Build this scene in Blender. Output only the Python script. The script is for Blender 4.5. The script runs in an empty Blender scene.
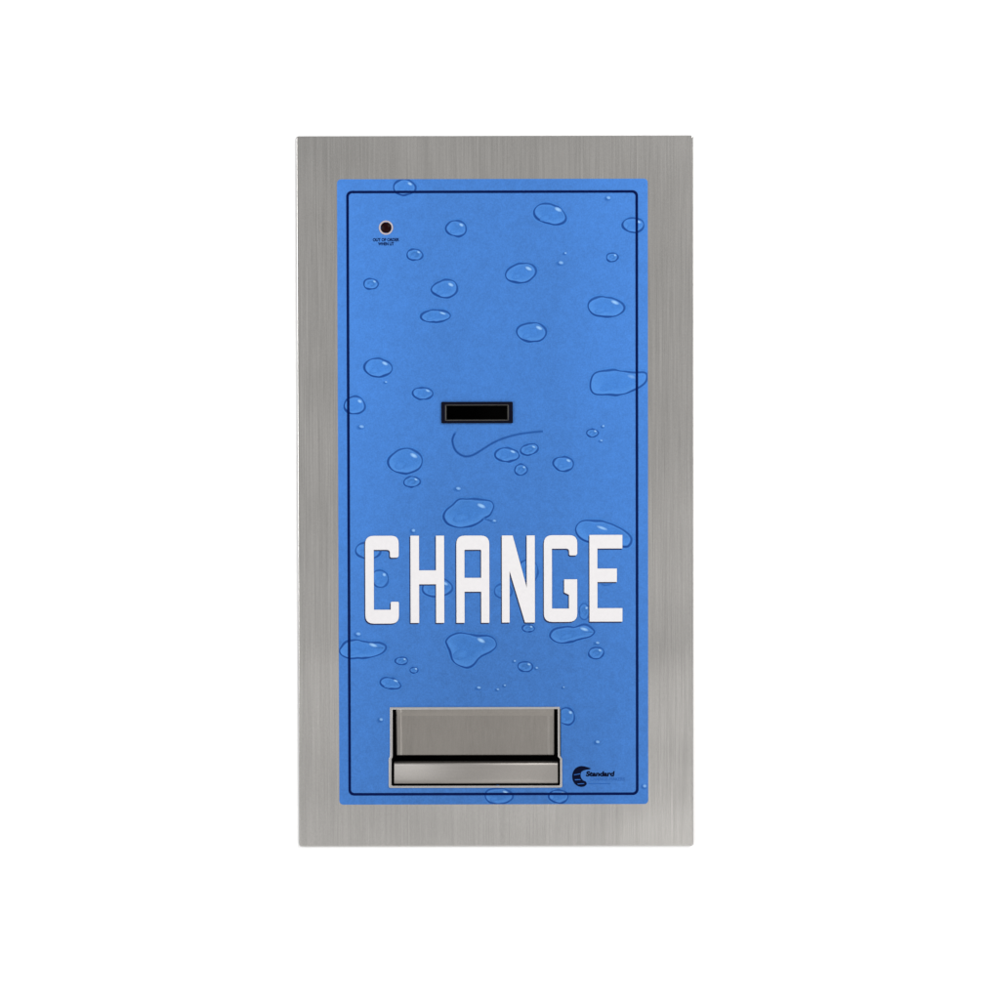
import bpy, bmesh, math, random
from mathutils import Vector
random.seed(4)
C = bpy.context.scene.collection
S = 0.0009                      # metres per photo unit
CX, BZ = 495.6, 847.5           # machine centre / bottom edge
BASE = Vector((0.0, 0.0, 0.90))
FY = -0.003                     # front of the steel faceplate
OY = FY - 0.0004                # front of the printed overlay
def X(px): return (px - CX) * S
def Z(py): return (BZ - py) * S
def L(v): return v * S

# ------------------------------------------------------------------ materials
def srgb(r, g, b):
    f = lambda c: (c/255/12.92) if c/255 <= .04045 else ((c/255+.055)/1.055)**2.4
    return (f(r), f(g), f(b), 1)
def new_mat(name):
    m = bpy.data.materials.new(name); m.use_nodes = True
    nt = m.node_tree; b = nt.nodes['Principled BSDF']
    return m, nt, b
def N(nt, kind, **kw):
    n = nt.nodes.new(kind)
    for k, v in kw.items(): setattr(n, k, v)
    return n
def mapped_noise(nt, scale, detail=3, rough=.55, nscale=1.0):
    tc = N(nt, 'ShaderNodeTexCoord'); mp = N(nt, 'ShaderNodeMapping'); no = N(nt, 'ShaderNodeTexNoise')
    mp.inputs['Scale'].default_value = scale
    no.inputs['Scale'].default_value = nscale; no.inputs['Detail'].default_value = detail; no.inputs['Roughness'].default_value = rough
    nt.links.new(tc.outputs['Object'], mp.inputs['Vector']); nt.links.new(mp.outputs['Vector'], no.inputs['Vector'])
    return no.outputs['Fac']
def rng(nt, fac, lo, hi, a=.3, b=.7):
    r = N(nt, 'ShaderNodeMapRange'); r.inputs[1].default_value = a; r.inputs[2].default_value = b
    r.inputs[3].default_value = lo; r.inputs[4].default_value = hi
    nt.links.new(fac, r.inputs[0]); return r.outputs[0]
def math_(nt, op, a, b):
    n = N(nt, 'ShaderNodeMath', operation=op)
    for i, v in enumerate((a, b)):
        if hasattr(v, 'links'): nt.links.new(v, n.inputs[i])
        else: n.inputs[i].default_value = v
    return n.outputs[0]

def steel(name, col, rough=.36, vertical=True, streak=1.0, bump=.012, wave=.0016):
    m, nt, b = new_mat(name)
    fine = mapped_noise(nt, (1800, 1800, 14) if vertical else (14, 14, 1800), 3, .6)
    broad = mapped_noise(nt, (70, 40, 1.6) if vertical else (1.6, 40, 70), 3, .5)
    grain = mapped_noise(nt, (900, 900, 700), 2, .5)
    k = math_(nt, 'ADD', rng(nt, fine, -.032*streak, .032*streak), rng(nt, broad, -.02*streak, .02*streak))
    k = math_(nt, 'ADD', k, rng(nt, mapped_noise(nt, (6, 6, 9), 2, .5), -.07*streak, .07*streak))
    k = math_(nt, 'ADD', k, rng(nt, grain, -.03, .03))
    k = math_(nt, 'ADD', k, 1.0)
    mx = N(nt, 'ShaderNodeVectorMath', operation='SCALE'); mx.inputs[0].default_value = col[:3]
    nt.links.new(k, mx.inputs['Scale']); nt.links.new(mx.outputs[0], b.inputs['Base Color'])
    b.inputs['Metallic'].default_value = 1
    nt.links.new(rng(nt, fine, rough-.03, rough+.04), b.inputs['Roughness'])
    bp = N(nt, 'ShaderNodeBump'); bp.inputs['Strength'].default_value = bump; bp.inputs['Distance'].default_value = .0004
    nt.links.new(fine, bp.inputs['Height'])
    wv = N(nt, 'ShaderNodeBump'); wv.inputs['Strength'].default_value = 1; wv.inputs['Distance'].default_value = wave   # slight waviness of rolled sheet
    nt.links.new(mapped_noise(nt, (7, 7, 7.5), 1, .4), wv.inputs['Height'])
    nt.links.new(wv.outputs[0], bp.inputs['Normal']); nt.links.new(bp.outputs[0], b.inputs['Normal'])
    return m
def plastic(name, col, rough=.4, spec=.5, var=.06):
    m, nt, b = new_mat(name)
    f = mapped_noise(nt, (300, 300, 300), 3)
    k = rng(nt, f, 1-var, 1+var)
    mx = N(nt, 'ShaderNodeVectorMath', operation='SCALE'); mx.inputs[0].default_value = col[:3]
    nt.links.new(k, mx.inputs['Scale']); nt.links.new(mx.outputs[0], b.inputs['Base Color'])
    b.inputs['Roughness'].default_value = rough
    b.inputs['Specular IOR Level'].default_value = spec
    return m
BLUE = (0.0375, 0.153, 0.462)
def blue_print(name, drops):
    """printed polyester overlay; with drops=True the ink is mixed in from the mesh colour layer 'ink'"""
    m, nt, b = new_mat(name)
    f1 = mapped_noise(nt, (760, 760, 760), 3, .7)
    f2 = mapped_noise(nt, (14, 14, 9), 3, .6)
    f3 = mapped_noise(nt, (150, 150, 150), 2, .6)
    k = math_(nt, 'ADD', rng(nt, f1, -.12, .12), rng(nt, f2, -.03, .03))
    k = math_(nt, 'ADD', k, rng(nt, f3, -.05, .05))
    tc = N(nt, 'ShaderNodeTexCoord'); sp = N(nt, 'ShaderNodeSeparateXYZ'); nt.links.new(tc.outputs['Object'], sp.inputs[0])
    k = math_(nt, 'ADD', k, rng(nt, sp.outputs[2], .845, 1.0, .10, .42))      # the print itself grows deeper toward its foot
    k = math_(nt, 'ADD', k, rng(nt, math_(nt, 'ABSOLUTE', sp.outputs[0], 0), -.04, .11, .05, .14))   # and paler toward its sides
    mx = N(nt, 'ShaderNodeVectorMath', operation='SCALE'); mx.inputs[0].default_value = BLUE
    nt.links.new(k, mx.inputs['Scale']); out = mx.outputs[0]
    if drops:
        at = N(nt, 'ShaderNodeAttribute', attribute_name='ink')
        mix = N(nt, 'ShaderNodeMix', data_type='RGBA')
        nt.links.new(at.outputs['Alpha'], mix.inputs[0]); nt.links.new(out, mix.inputs[6]); nt.links.new(at.outputs['Color'], mix.inputs[7])
        out = mix.outputs[2]
    nt.links.new(out, b.inputs['Base Color'])
    b.inputs['Roughness'].default_value = .42; b.inputs['Specular IOR Level'].default_value = .25
    bp = N(nt, 'ShaderNodeBump'); bp.inputs['Strength'].default_value = .06; bp.inputs['Distance'].default_value = .0003
    nt.links.new(f1, bp.inputs['Height']); nt.links.new(bp.outputs[0], b.inputs['Normal'])
    return m
M_STEEL = steel('brushed_steel', (.685, .670, .650), .23)
M_SHEAR = steel('sheared_edge_steel', (.20, .195, .19), .5)
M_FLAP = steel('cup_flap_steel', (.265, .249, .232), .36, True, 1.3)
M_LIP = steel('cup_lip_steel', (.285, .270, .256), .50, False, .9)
M_RIM = steel('cup_rim_steel', (.52, .51, .51), .34, True, .5)
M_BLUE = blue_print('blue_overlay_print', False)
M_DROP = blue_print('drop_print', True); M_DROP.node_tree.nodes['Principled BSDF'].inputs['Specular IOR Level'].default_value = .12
M_NAVY = plastic('navy_ink', (.0007, .006, .055), .5, .03)
M_INK = plastic('black_ink', (.0015, .003, .016), .5, .03)
M_SHADOW_INK = plastic('grey_blue_shadow_ink', (.022, .027, .07), .5, .03)
M_MID = plastic('mid_blue_ink', (.02, .10, .36), .45, .1)
M_WHITE = plastic('white_ink', (.625, .612, .625), .45, .3, .02)
M_BLACK = plastic('black_plastic', (.0015, .0018, .008), .45, .06)
M_GREYP = plastic('grey_plastic_lip', (.085, .082, .078), .4, .3)
M_VOID = plastic('dark_interior', (.004, .003, .003), .7, .1)
M_LENS = plastic('dark_red_lens', (.009, .0006, .0008), .35, .06)
M_RING = plastic('pale_bezel', (.42, .37, .39), .3, .5)
M_CAB = plastic('cabinet_paint', (.10, .10, .11), .5)
M_WALL = plastic('white_wall_paint', (.92, .92, .92), .8, .1, .008)

# ------------------------------------------------------------------ mesh helpers
def link(name, me, parent, *mats):
    for m in mats: me.materials.append(m)
    me.name = name
    o = bpy.data.objects.new(name, me); C.objects.link(o); o.parent = parent
    return o
def rrect(x0, y0, x1, y1, r=0, n=6):
    if r <= 0: return [(x0, y0), (x1, y0), (x1, y1), (x0, y1)]
    out = []
    for cx, cy, a0 in ((x0+r, y0+r, 180), (x1-r, y0+r, 270), (x1-r, y1-r, 0), (x0+r, y1-r, 90)):
        for i in range(n+1):
            a = math.radians(a0 + 90*i/n); out.append((cx + r*math.cos(a), cy + r*math.sin(a)))
    return out
def rpoly(pts, n=5):
    """polygon with (x, y, corner_radius)"""
    out = []; k = len(pts)
    for i in range(k):
        p = pts[i]; r = p[2] if len(p) > 2 else 0
        P = Vector(p[:2])
        if r <= 0: out.append(tuple(P)); continue
        A = (Vector(pts[i-1][:2]) - P).normalized(); B = (Vector(pts[(i+1) % k][:2]) - P).normalized()
        h = math.acos(max(-1, min(1, A.dot(B)))) / 2; d = r / math.tan(h)
        p0, p1 = P + A*d, P + B*d
        for j in range(n+1):
            t = j/n; out.append(tuple((1-t)**2*p0 + 2*t*(1-t)*P + t*t*p1))
    return out
def plate_mesh(loops, y_back, thick, bevel=0):
    """outline loops (photo units, holes allowed) -> solid plate from y_back forward by thick"""
    cu = bpy.data.curves.new('outline', 'CURVE'); cu.dimensions = '2D'; cu.fill_mode = 'BOTH'
    cu.extrude = max(thick/2 - bevel, 0); cu.bevel_depth = bevel; cu.bevel_resolution = 2; cu.offset = -bevel
    for lp in loops:
        sp = cu.splines.new('POLY'); sp.points.add(len(lp)-1); sp.use_cyclic_u = True
        for q, (px, py) in zip(sp.points, lp): q.co = (X(px), Z(py), 0, 1)
    o = bpy.data.objects.new('outline', cu); C.objects.link(o)
    dg = bpy.context.evaluated_depsgraph_get(); dg.update()
    me = bpy.data.meshes.new_from_object(o.evaluated_get(dg), depsgraph=dg)
    bpy.data.objects.remove(o); bpy.data.curves.remove(cu)
    me.materials.clear()
    for v in me.vertices:
        x, z, d = v.co; v.co = (x, y_back - thick/2 - d, z)
    me.update(); return me
def plate(name, loops, y_back, thick, mat, parent, bevel=0):
    return link(name, plate_mesh(loops, y_back, thick, bevel), parent, mat)
def text_mesh(txt, x0, x1, ytop, ybot, y, bold=0.0, shear=0.0):
    cu = bpy.data.curves.new('text', 'FONT'); cu.body = txt; cu.offset = bold; cu.shear = shear; cu.fill_mode = 'FRONT'
    cu.resolution_u = 4
    o = bpy.data.objects.new('text', cu); C.objects.link(o)
    dg = bpy.context.evaluated_depsgraph_get(); dg.update()
    me = bpy.data.meshes.new_from_object(o.evaluated_get(dg), depsgraph=dg)
    bpy.data.objects.remove(o); bpy.data.curves.remove(cu); me.materials.clear()
    xs = [v.co.x for v in me.vertices]; zs = [v.co.y for v in me.vertices]
    a, b, c, d = min(xs), max(xs), min(zs), max(zs)
    for v in me.vertices:
        v.co = (X(x0 + (v.co.x-a)/(b-a)*(x1-x0)), y, Z(ybot + (v.co.y-c)/(d-c)*(ytop-ybot)))
    me.update(); return me
def join(*mats_meshes):
    """[(mesh, material_index)] -> one mesh"""
    bm = bmesh.new()
    for me, mi in mats_meshes:
        n = len(bm.faces); bm.from_mesh(me); bm.faces.ensure_lookup_table()
        for f in bm.faces[n:]: f.material_index = mi
        bpy.data.meshes.remove(me)
    out = bpy.data.meshes.new('joined'); bm.to_mesh(out); bm.free(); return out
def box(bm, x0, y0, z0, x1, y1, z1, skip_front=False):
    v = [bm.verts.new(p) for p in ((x0,y0,z0),(x1,y0,z0),(x1,y1,z0),(x0,y1,z0),(x0,y0,z1),(x1,y0,z1),(x1,y1,z1),(x0,y1,z1))]
    fs = [(0,3,2,1),(4,5,6,7),(1,2,6,5),(2,3,7,6),(3,0,4,7)] + ([] if skip_front else [(0,1,5,4)])
    for f in fs: bm.faces.new([v[i] for i in f])
def bm_obj(name, bm, parent, *mats, smooth=False):
    bmesh.ops.recalc_face_normals(bm, faces=bm.faces)
    me = bpy.data.meshes.new(name); bm.to_mesh(me); bm.free()
    if smooth:
        for p in me.polygons: p.use_smooth = True
    return link(name, me, parent, *mats)
def lathe(name, prof, cx, cy, y0, mat, parent, n=40):
    """prof: (radius in photo units, height toward the viewer in metres)"""
    bm = bmesh.new(); rings = []
    for r, h in prof:
        if r == 0: rings.append([bm.verts.new((X(cx), y0-h, Z(cy)))])
        else: rings.append([bm.verts.new((X(cx)+L(r)*math.cos(2*math.pi*i/n), y0-h, Z(cy)+L(r)*math.sin(2*math.pi*i/n))) for i in range(n)])
    for a, b in zip(rings, rings[1:]):
        for i in range(n):
            j = (i+1) % n
            if len(b) == 1: bm.faces.new((a[i], a[j], b[0]))
            elif len(a) == 1: bm.faces.new((a[0], b[j], b[i]))
            else: bm.faces.new((a[i], a[j], b[j], b[i]))
    return bm_obj(name, bm, parent, mat, smooth=True)

# ------------------------------------------------------------------ the setting
def structure(o): o['kind'] = 'structure'; return o
bm = bmesh.new()     # white wall with the mounting opening behind the flange
ox0, ox1, oz0, oz1 = X(312), X(679), .9+Z(833), .9+Z(152)
W0, W1, H0, H1 = -4.0, 4.0, -.0, 3.2
xs, zs = (W0, ox0, ox1, W1), (H0, oz0, oz1, H1)
g = [[bm.verts.new((x, 0, z)) for z in zs] for x in xs]
for i in range(3):
    for j in range(3):
        if (i, j) != (1, 1): bm.faces.new((g[i][j], g[i+1][j], g[i+1][j+1], g[i][j+1]))
structure(bm_obj('wall', bm, None, M_WALL))

# ------------------------------------------------------------------ the machine
root = bpy.data.objects.new('change_machine', None); C.objects.link(root); root.location = BASE
root.empty_display_size = .1
root['label'] = 'blue and brushed steel flush mounted change machine with water drop print and white CHANGE lettering'
root['category'] = 'change machine'

SLOT = (443.2, 403.4, 511.4, 421.6)
CUPH = (389.5, 709.5, 560.5, 786.5)
bm = bmesh.new(); box(bm, X(316), .004, Z(829), X(675), .16, Z(156), True)
bm_obj('cabinet', bm, root, M_CAB)
fp = plate('faceplate', [rrect(297.7, 137, 693.1, 847.5, 2.2), rrect(*SLOT), rrect(*CUPH), rrect(381.8, 222.8, 392.2, 233.2)],
      0.0, .003, M_STEEL, root, .0007)
fp.data.materials.append(M_SHEAR)
for p in fp.data.polygons:
    if p.normal.y > -.93: p.material_index = 1

# --- printed overlay: one sheet plus the printed water drops on it
def closed_smooth(pts, n):
    out = []; k = len(pts); per = max(2, n // k)
    for i in range(k):
        p0, p1, p2, p3 = (Vector(pts[(i+d) % k]) for d in (-1, 0, 1, 2))
        for j in range(per):
            t = j/per
            out.append(.5*((2*p1) + (p2-p0)*t + (2*p0-5*p1+4*p2-p3)*t*t + (3*p1-p0-3*p2+p3)*t**3))
    return out
def open_smooth(pts, per=8):
    P = [Vector(p) for p in pts]; P = [2*P[0]-P[1]] + P + [2*P[-1]-P[-2]]; out = []
    for i in range(1, len(P)-2):
        p0, p1, p2, p3 = P[i-1:i+3]
        for j in range(per):
            t = j/per
            out.append(.5*((2*p1) + (p2-p0)*t + (2*p0-5*p1+4*p2-p3)*t*t + (3*p1-p0-3*p2+p3)*t**3))
    out.append(P[-2]); return out
INK_D = (.004, .040, .200); INK_L = (.085, .27, .66); INK_H = (.36, .60, .86); INK_F = (.058, .215, .585)
dbm = bmesh.new(); ink = dbm.verts.layers.float_color.new('ink'); layer_y = [0]
BX0, BY0, BX1, BY1 = 338.2, 179.8, 648.0, 805.4
def dv(p, col, a, up=0.0):
    x = min(max(p[0], BX0+.3), BX1-.3); y = min(max(p[1], BY0+.3), BY1-.3)
    if x < 561.2 and 706 < y < 789 and x > 540: x = 561.2      # the cup cut-out ends the sheet here
    v = dbm.verts.new((X(x), OY - layer_y[0] - up, Z(y))); v[ink] = (*col, a); return v
def quad_ring(A, B):
    n = len(A)
    for i in range(n):
        j = (i+1) % n
        dbm.faces.new((A[i], A[j], B[j], B[i]))
def soft_spot(cx, cy, rx, ry, ang, col, a, up):
    ca, sa = math.cos(ang), math.sin(ang); rings = []
    for s, al in ((1, 0), (.6, a*.65), (.25, a)):
        rings.append([dv((cx + s*(rx*math.cos(t)*ca - ry*math.sin(t)*sa), cy + s*(rx*math.cos(t)*sa + ry*math.sin(t)*ca)), col, al, up)
                      for t in [2*math.pi*i/18 for i in range(18)]])
    quad_ring(rings[0], rings[1]); quad_ring(rings[1], rings[2])
    c = dv((cx, cy), col, a, up)
    for i in range(18): dbm.faces.new((rings[2][i], rings[2][(i+1) % 18], c))
def drop(outline, strength=1.0, hl=1.0):
    layer_y[0] = layer_y[0] + 1.2e-6 if layer_y[0] else 6e-5
    n = len(outline); c = sum(outline, Vector((0, 0)))/n
    R = sum((p-c).length for p in outline)/n
    w = min(1.0, .55 + R/22)
    q1, q2, q3 = (random.uniform(0, 6.28) for _ in range(3))
    sg = 1 if sum(outline[i].x*outline[(i+1) % n].y - outline[(i+1) % n].x*outline[i].y for i in range(n)) > 0 else -1
    nrm = []
    for i in range(n):
        t = (outline[(i+1) % n] - outline[i-1]).normalized(); nrm.append(Vector((t.y, -t.x))*sg)
    def ring(d, fn):
        out = []
        for p, m in zip(outline, nrm):
            e = p - c; l = e.length; th = math.atan2(e.y, e.x)
            wob = .016*R*math.sin(4*th+q3) + .010*R*math.sin(7*th+q1)
            if d < -.3*R: out.append(dv(c + e*.45, *fn(m))); continue
            d2 = d*(1 + .22*math.sin(3*th+q1) + .18*math.sin(5*th+q2)) + wob
            out.append(dv(p + m*max(d2, -.45*l), *fn(m)))
        return out
    q0 = random.uniform(-.5, .5)
    side = lambda u: min(1, max(0, .5 + .5*(-(.62+q0*.4)*u.x + (.6-q0*.3)*u.y)))            # 1 on the lower left, 0 on the upper right
    r = [ring(2.6*w, lambda u: (INK_L, 0)),
         ring(1.5*w, lambda u: (INK_L, .22*side(u)*strength)),
         ring(.95*w, lambda u: (INK_D, (.40+.3*side(u))*strength)),
         ring(.25*w, lambda u: (INK_D, (.82+.18*side(u))*strength)),
         ring(-.6*w, lambda u: (INK_D, (.62+.35*side(u))*strength)),
         ring(-1.4*w, lambda u: (INK_L, .30*strength)),
         ring(-2.6*w, lambda u: (INK_L, (.05+.34*side(u))*strength)),
         ring(-.45*R-1, lambda u: (INK_L, .07*strength))]
    for a, b in zip(r, r[1:]): quad_ring(a, b)
    cv = dv(c, INK_L, .08*strength)
    for i in range(n): dbm.faces.new((r[-1][i], r[-1][(i+1) % n], cv))
    xs = [p.x for p in outline]; ys = [p.y for p in outline]
    rx, ry = (max(xs)-min(xs))/2, (max(ys)-min(ys))/2
    if hl > 0:
        hx, hy = c.x + rx*.5, c.y - ry*.46
        soft_spot(hx, hy, min(5, max(1.5, rx*.27)), min(2.2, max(1.1, ry*.2)), math.atan2(ry, rx)*.8, INK_H, .6*hl, 4e-5)
        soft_spot(c.x - rx*.3, c.y + ry*.35, rx*.35, ry*.3, -.3, INK_L, .22*hl, 3e-5)
def ell(cx, cy, rx, ry, ang=0, pinch=0, strength=1.0, hl=1.0):
    ca, sa = math.cos(math.radians(ang)), math.sin(math.radians(ang)); pts = []
    ph = random.uniform(0, 6.28); ph2 = random.uniform(0, 6.28); wob = .035 if rx > 5 else .02
    for i in range(44):
        t = 2*math.pi*i/44; k = 1 + wob*math.sin(2*t+ph) + wob*.7*math.sin(3*t+ph2)
        x, y = k*rx*math.cos(t), k*ry*math.sin(t)
        if pinch: y *= 1 + pinch*math.cos(t)
        pts.append(Vector((cx + x*ca - y*sa, cy + x*sa + y*ca)))
    drop(pts, strength, hl)
def blob(ox, oy, pts, strength=1.0, hl=1.0):
    drop(closed_smooth([(ox + x/4.545, oy + y/4.545) for x, y in pts], 72), strength, hl)
def dot(cx, cy, rx, ry, hl=.7):
    layer_y[0] += 1.2e-6
    soft_spot(cx-.6, cy+.5, rx*1.15, ry*1.15, 0, INK_D, .6, 0)
    soft_spot(cx+.5, cy-.3, rx*.7, ry*.7, .2, INK_H, .8*hl, 3e-5)
def stroke(pts, w0, a0, a1):
    layer_y[0] += 1.2e-6
    w0 *= .85; P = open_smooth(pts); n = len(P); prev = None
    for i, p in enumerate(P):
        d = (P[min(i+1, n-1)] - P[max(i-1, 0)]).normalized(); nn = Vector((-d.y, d.x))
        a = a0 + (a1-a0)*i/(n-1); a *= min(1, i/3)
        cols = [(INK_D, 0), (INK_D, a*.9), (INK_D, a), (INK_D, a*.9), (INK_D, 0)]
        row = [dv(p + nn*w0*o, col, al) for o, (col, al) in zip((-1.6, -.7, 0, .7, 1.6), cols)]
        if prev:
            for j in range(4): dbm.faces.new((prev[j], prev[j+1], row[j+1], row[j]))
        prev = row
for a in ((405.5,188,10.5,8), (457,229,10.3,7.6), (415.5,255,7.6,5.6), (371.7,284,7.4,5), (436,316.2,15,5.9,-3),
          (550.5,215,16.3,9.6,20), (633.5,226,10.8,7), (612.5,258,5.8,4.2), (521.5,273.5,15,9.6,-14),
          (606,307.5,18.3,9.8,2), (532,332.5,14.4,9.6,3), (378.5,367.5,13.5,9.2), (423,393.3,9.8,6), (355,405,10.7,8.4),
          (405.5,461,16.5,12.6), (412,481.6,8,5.2), (507,454.8,11.8,6.8), (529.5,449.5,9,5.2,-18), (521,469.7,6.4,5.2),
          (563.5,464,9.8,7.3), (592.5,433.2,5.5,4)):
    ell(*a)
ell(445, 289, 13.2, 8.4, -8, .22)
ell(368, 550, 12, 8.5, 0, 0, .9); ell(380, 578.5, 8, 8.6, 0, 0, .8); ell(437, 587.5, 15, 9, 0, 0, .9)
ell(401, 661, 6, 3.8); ell(413.5, 670.3, 4, 2.8); ell(390, 683.6, 10.4, 5.3, 10, -.15)
ell(528, 571, 10, 11, 0, 0, .8); ell(503, 591, 9, 7, 0, 0, .7); ell(584, 612, 5, 8, 0, 0, .6); ell(528, 628.6, 6.2, 3.4)
ell(596, 653.5, 7.5, 5.8); ell(525, 667, 7.6, 4.8); ell(566, 717, 8.2, 8.4); ell(498, 797, 14.4, 7.6, 0, 0, .9); ell(558, 797.5, 9.4, 6.6)
blob(280, 330, [(743,850),(755,820),(785,795),(820,768),(870,768),(920,772),(960,780),(972,805),(955,840),(925,855),(895,880),(850,895),(800,893),(760,880)])
blob(490, 330, [(457,250),(470,205),(510,187),(580,186),(650,195),(706,198),(708,232),(680,262),(640,282),(580,296),(510,295),(470,285)], 1, .4)
blob(490, 330, [(390,905),(410,875),(450,865),(510,872),(570,890),(610,915),(640,950),(628,984),(590,985),(520,972),(450,965),(405,940)], 1, 0)
soft_spot(602, 528.2, 6.5, 1.7, .33, INK_H, .55, 5e-5)
blob(280, 510, [(275,625),(300,597),(350,592),(410,603),(450,605),(478,620),(470,645),(440,662),(380,672),(320,673),(280,660),(268,640)])
blob(280, 510, [(753,595),(775,570),(820,560),(880,570),(940,572),(972,590),(980,620),(955,645),(915,665),(880,700),(845,717),(805,705),(780,680),(772,640),(760,615)])
blob(490, 510, [(272,575),(290,545),(340,532),(380,535),(430,522),(465,545),(472,560),(450,580),(400,590),(350,605),(300,600)])
for a in ((608.5,199,3.4,2.4), (561,263.5,4,2.6), (565.5,254,2,1.6), (361.5,426.5,4,2.4), (458,488.6,4,2.4), (494,521,3,1.8), (413,530.5,3,2.6),
          (357.5,634,4,2.6), (478,688.2,3.4,2), (380,720,3,2.4), (597,643.5,3.2,2), (514,661.5,2,1.6), (536,668.5,2.2,1.6), (603,426.5,2.2,1.8),
          (601,441,2.4,1.4), (644,787.5,3,2.6), (597,743,3.4,2.4), (497,690,2.4,1.4), (563,688,1.6,1.4), (504,686,2,1.4), (386,382,2.2,1.4)):
    dot(*a, hl=.55)
stroke([(456,431),(452.6,440),(455.2,449.5),(461,454.8),(467.5,456.3),(475,454),(485,447.8),(493,443),(503,438.5),(517,434.6),(530,432.6),(543,431.4)], 1.0, 1.0, .7)
stroke([(601,584.5),(606,585.6),(612,583.6)], .8, .6, .3)
stroke([(494,521.8),(487,519.6),(483,518.6)], .7, .7, .5)

drops_me = bpy.data.meshes.new('drops'); dbm.normal_update()
for f in dbm.faces:
    if f.normal.y > 0: f.normal_flip()
for f in dbm.faces: f.smooth = True
dbm.to_mesh(drops_me); dbm.free()
holes = [rrect(*SLOT), rrect(*CUPH), rrect(381.8, 222.8, 392.2, 233.2)]
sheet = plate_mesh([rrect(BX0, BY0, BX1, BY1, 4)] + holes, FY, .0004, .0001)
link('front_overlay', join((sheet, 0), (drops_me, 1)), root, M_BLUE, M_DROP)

plate('border_line', [rrect(347.4, 191.3, 638.2, 796.2, 5.5), rrect(349.9, 193.8, 635.7, 793.7, 3.4)], OY, .0003, M_NAVY, root)

# --- lettering
T, B = 535.5, 622.9
letters = {
 'C': [rpoly([(365,T,8.5),(398.6,T,7.5),(398.6,557.4,2.6),(389.8,557.4,2),(389.8,549.6,3),(373.6,549.6),(373.6,609.6),(390.4,609.6),(390.4,601.6,1.5),(398.6,601.6,1.5),(398.6,B+.6,8),(365,B+.6,8.5)])],
 'H': [rpoly([(410.3,T),(418.9,T),(418.9,570.2),(435.8,570.2),(435.8,T),(444,T),(444,B),(435.8,B),(435.8,584.2),(418.9,584.2),(418.9,B),(410.3,B)])],
 'A': [rpoly([(456.2,T,8.5),(489.2,T,8.5),(489.2,B),(481,B),(481,591.7),(464.3,591.7),(464.3,B),(456.2,B)]), rpoly([(464.3,549.7,1),(481,549.7,1),(481,577.8),(464.3,577.8)])],
 'N': [rpoly([(501.7,T),(512.6,T),(526.6,588),(526.6,T),(534.7,T),(534.7,B-.2),(524.8,B-.2),(509.4,571),(509.4,B-.2),(501.7,B-.2)])],
 'G': [rpoly([(543.7,T-.2,8.5),(577.2,T-.2,8),(577.2,555.6,2.6),(569,555.6,2),(569,548.8,3),(551.8,548.8),(551.8,608.8),(568.8,608.8),(568.8,595),(564,592.6),(564,579.5),(577.1,579.5),(577.1,B-.7,8.5),(543.7,B-.7,8.5)])],
 'E': [rpoly([(589.3,T-.4),(622.3,T-.4),(622.3,548.7),(597.3,548.7),(597.3,568.8),(616.8,568.8),(616.8,582.3),(597.3,582.3),(597.3,608.5),(622.3,608.5),(622.3,B-.9),(589.3,B-.9)])]}
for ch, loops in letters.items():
    edge = plate_mesh([[(x-.95, y+1.25) for x, y in lp] for lp in loops], OY-.0001, .00012)  # dark offset copy: the letter's drop shadow, put in as ink
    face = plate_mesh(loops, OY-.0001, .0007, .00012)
    o = link('letter', join((face, 0), (edge, 1)), root, M_WHITE, M_SHADOW_INK)
    o['label'] = 'white block letter %s with printed drop shadow at lower left' % ch

# --- status light with its caption
led = lathe('indicator_light', [(7.2,0),(7.0,.0006),(6.6,.0009),(6.1,.0009),(5.7,.0005),(5.4,-.0001),(5.4,-.002)], 386.9, 228, OY, M_RING, root)
lathe('lens', [(5.4,-.001),(5.2,-.0002),(4.4,.0004),(3.0,.0008),(1.5,.0010),(0,.0011)], 386.9, 228, OY, M_LENS, led)
cap = join((text_mesh('OUT OF ORDER', 373.8, 400, 238.4, 241.7, OY-.0002, .035), 0), (text_mesh('WHEN LIT', 379, 394.8, 242.6, 245.7, OY-.0002, .035), 0))
link('caption', cap, root, M_NAVY)

# --- bill slot
def frame_ring(bm, a, ya, b, yb):
    """sloped strip between two rectangles at different depths"""
    A = [bm.verts.new((X(x), ya, Z(y))) for x, y in rrect(*a)]; Bv = [bm.verts.new((X(x), yb, Z(y))) for x, y in rrect(*b)]
    for i in range(4):
        j = (i+1) % 4; bm.faces.new((A[i], A[j], Bv[j], Bv[i]))
slot = plate('bill_slot', [rrect(441.6, 401.8, 513, 423.2, 1), rrect(445.4, 404.6, 509.0, 420.6)], OY, .0022, M_BLACK, root, .0003)
bm = bmesh.new()
frame_ring(bm, (445.4,404.6,509.0,420.6), OY-.0012, (446.4,405.3,507.9,419.9), OY-.0003)
frame_ring(bm, (446.4,405.3,507.9,419.9), OY-.0003, (446.7,405.6,507.6,419.6), OY+.002)
bm_obj('inner_lip', bm, slot, M_GREYP)
bm = bmesh.new(); box(bm, X(446.7), OY+.002, Z(419.6), X(507.6), OY+.05, Z(405.6), True)
bm_obj('slot_throat', bm, slot, M_VOID)

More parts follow.
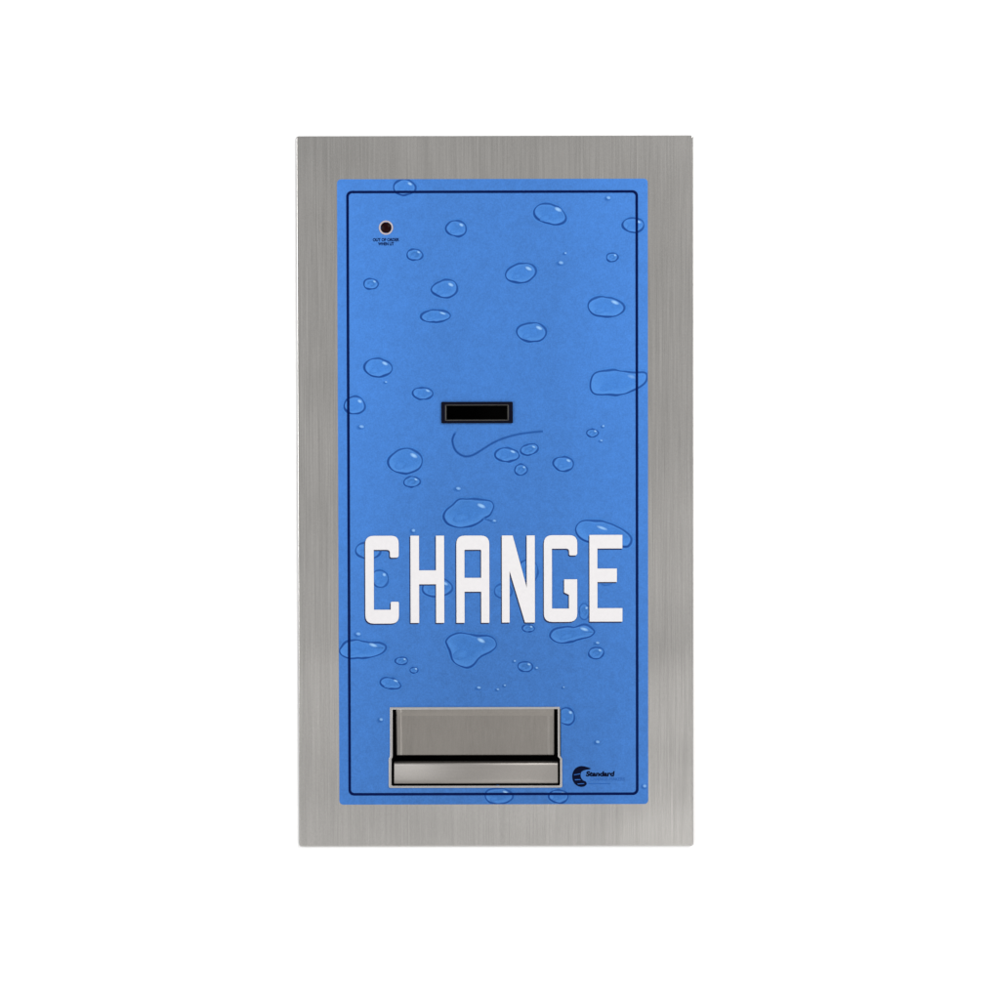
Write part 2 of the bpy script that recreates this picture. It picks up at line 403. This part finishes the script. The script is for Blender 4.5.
# --- coin cup
up0, up1, lo0, lo1, st = 391.8, 557.4, 390.6, 559.6, 759.5
cup = bpy.data.objects.new('coin_cup', plate_mesh([
    rpoly([(389.2,707.4,1),(559.6,707.4,1),(559.6,st-3),(561.8,st),(561.8,788.6,2),(387.8,788.6,2),(387.8,st),(389.2,st-3)]),
    rpoly([(up0,709.6),(up1,709.6),(up1,st-2),(lo1,st),(lo1,786.4,1.2),(lo0,786.4,1.2),(lo0,st),(up0,st-2)])], OY+.001, .0019, .0003))
C.objects.link(cup); cup.parent = root; cup.data.name = 'coin_cup'; cup.data.materials.append(M_RIM)
bm = bmesh.new(); box(bm, X(389.6), FY+.0002, Z(786.4), X(560.4), .05, Z(709.6), True)
bm_obj('cup_interior', bm, cup, M_VOID)  # steel cup coloured near black, the shade inside put into the colour
# hinged flap: a pressed sheet hung behind the opening, bent back along its right and lower edges
bm = bmesh.new()
def yz(t): return OY + .0008 + .0022*t
prof = [(709.5, OY+.0003), (713, OY+.0006), (716.5, OY+.0018), (740, OY+.0028), (755.8, OY+.0034), (756.6, OY+.0042), (756.6, OY+.011)]
cols = [(395.3, .006), (395.4, .0006), (396.4, 0), (399.5, .0001), (401, .0005), (547, .0005), (549.5, .0001), (552.2, 0), (553.6, .0005), (553.7, .006)]
g = [[bm.verts.new((X(px), y + dy, Z(py))) for px, dy in cols] for py, y in prof]
for i in range(len(prof)-1):
    for j in range(len(cols)-1): bm.faces.new((g[i][j], g[i][j+1], g[i+1][j+1], g[i+1][j]))
flap = bm_obj('flap', bm, cup, M_FLAP)
flap.data.polygons.foreach_set('use_smooth', [False]*len(flap.data.polygons))
# scoop lip: sheet rolled outward, with closed ends
bm = bmesh.new()
lp = [(763.3, OY+.012), (763.3, OY+.0008), (763.6, OY-.0002), (764.2, OY-.0008), (766, OY-.0010), (770, OY-.00125), (775, OY-.00145), (780, OY-.0015), (783, OY-.0013), (784.2, OY-.0006), (784.5, OY+.0004), (784.5, OY+.010)]
ends = [393.2, 393.7, 556.9, 557.4]
rows = [[bm.verts.new((X(px), y + (.0004 if k in (0, 3) else 0), Z(py))) for k, px in enumerate(ends)] for py, y in lp]
for a, b in zip(rows, rows[1:]):
    for j in range(3): bm.faces.new((a[j], a[j+1], b[j+1], b[j]))
bm.faces.new([r[0] for r in rows]); bm.faces.new([r[3] for r in reversed(rows)])
bm_obj('scoop_lip', bm, cup, M_LIP, smooth=True)

# --- maker's mark
em = plate_mesh([closed_smooth([(590.4,769.8),(586,767.9),(581,767),(576,768.6),(572.8,772.5),(571.8,777.5),(572.8,782.5),(575.8,786.2),(580,787.9),(584,787.4),(586.3,785),(585.2,782.6),(582.6,781.4),(580.8,779),(580.2,776),(581,773),(584,771.2)], 68)], OY-.0001, .0001)
logo = link('logo', em, root, M_INK)
st_me = bpy.data.meshes.new('stripes'); bm = bmesh.new()
for q in ([(573.6,775.5),(579.9,774.4),(579.9,775.1),(573.7,776.3)], [(574.2,780.3),(579.6,780.2),(580.4,781),(574.8,781.3)], [(576.8,784.6),(583.5,784.2),(583.8,784.9),(577.5,785.4)]):
    bm.faces.new([bm.verts.new((X(x), OY-.0003, Z(y))) for x, y in q])
bm_obj('stripes', bm, logo, M_MID)
link('maker_name', text_mesh('Standard', 585.4, 614.4, 772.2, 777.6, OY-.0002, .05, .12), logo, M_INK)
bm = bmesh.new()
bm.faces.new([bm.verts.new((X(x), OY-.0002, Z(y))) for x, y in ((588,784.4),(610,784.4),(610,785.1),(588,785.1))])
rule = bpy.data.meshes.new('rule'); bm.to_mesh(rule); bm.free()
link('tagline', join((text_mesh('CHANGE-MAKERS', 590, 624.4, 778.6, 781.8, OY-.0002, 0, .1), 0), (rule, 0)), logo, M_MID)

# ------------------------------------------------------------------ light
def area(name, loc, size, power, col=(1, 1, 1), target=(0, 0, 1.2), sy=None):
    l = bpy.data.lights.new(name, 'AREA'); l.energy = power; l.color = col; l.size = size
    if sy: l.shape = 'RECTANGLE'; l.size_y = sy
    o = bpy.data.objects.new(name, l); C.objects.link(o); o.location = loc
    o.rotation_euler = (Vector(target) - Vector(loc)).to_track_quat('-Z', 'Y').to_euler(); return o
area('key_softbox', (1.25, -1.9, 2.5), .7, 40, (1, .99, .97))
area('added_fill', (-1.7, -2.0, 1.5), 1.2, 28, (.98, .99, 1))  # unseen lamp added to lift wall and plate from the left
area('added_low_fill', (.9, -2.2, .0), .9, 8, (1, .99, .98))  # unseen lamp added to brighten the lower wall and plate
w = bpy.data.worlds.new('World'); bpy.context.scene.world = w; w.use_nodes = True
nt = w.node_tree; bg = nt.nodes['Background']
tc = N(nt, 'ShaderNodeTexCoord'); no = N(nt, 'ShaderNodeTexNoise'); no.inputs['Scale'].default_value = 2.2; no.inputs['Detail'].default_value = 1
sp = N(nt, 'ShaderNodeSeparateXYZ'); nt.links.new(tc.outputs['Generated'], sp.inputs[0]); nt.links.new(tc.outputs['Generated'], no.inputs['Vector'])
rp = N(nt, 'ShaderNodeValToRGB'); er = rp.color_ramp.elements     # made-up surround: bright below, dim middle, shaped to shade the steel
er[0].position = .36; er[0].color = (1.5, 1.48, 1.44, 1); er[1].position = .80; er[1].color = (.62, .62, .63, 1)
for p, v in ((.425, 1.12), (.472, .46), (.505, .62), (.545, .50), (.64, .50)):
    e = er.new(p); e.color = (v, v*.99, v*.975, 1)
nt.links.new(rng(nt, sp.outputs[2], 0, 1, -1, 1), rp.inputs[0])
sc_ = N(nt, 'ShaderNodeVectorMath', operation='SCALE'); nt.links.new(rp.outputs[0], sc_.inputs[0]); nt.links.new(math_(nt, 'MULTIPLY', rng(nt, no.outputs['Fac'], .85, 1.15, .35, .65), rng(nt, math_(nt, 'ABSOLUTE', sp.outputs[0], 0), .90, 1.18, 0, .14)), sc_.inputs['Scale'])
nt.links.new(sc_.outputs[0], bg.inputs[0])
bg.inputs[1].default_value = .59

# ------------------------------------------------------------------ camera
cam = bpy.data.cameras.new('camera'); co = bpy.data.objects.new('camera', cam); C.objects.link(co)
D = 3.0; tilt = math.radians(1.9)
tgt = BASE + Vector((X(500), FY, Z(500)))
co.location = tgt + Vector((0, -D*math.cos(tilt), D*math.sin(tilt)))
q = (tgt - co.location).to_track_quat('-Z', 'Y')
co.rotation_euler = q.to_euler(); co.rotation_euler.rotate_axis('Z', math.radians(-.13))
cam.sensor_width = 36; cam.lens = 36*D/(1000*S); cam.clip_end = 50; cam.clip_start = .05
sc = bpy.context.scene; sc.camera = co
sc.render.engine = 'CYCLES'
sc.view_settings.view_transform = 'Standard'; sc.view_settings.look = 'None'; sc.view_settings.exposure = 0
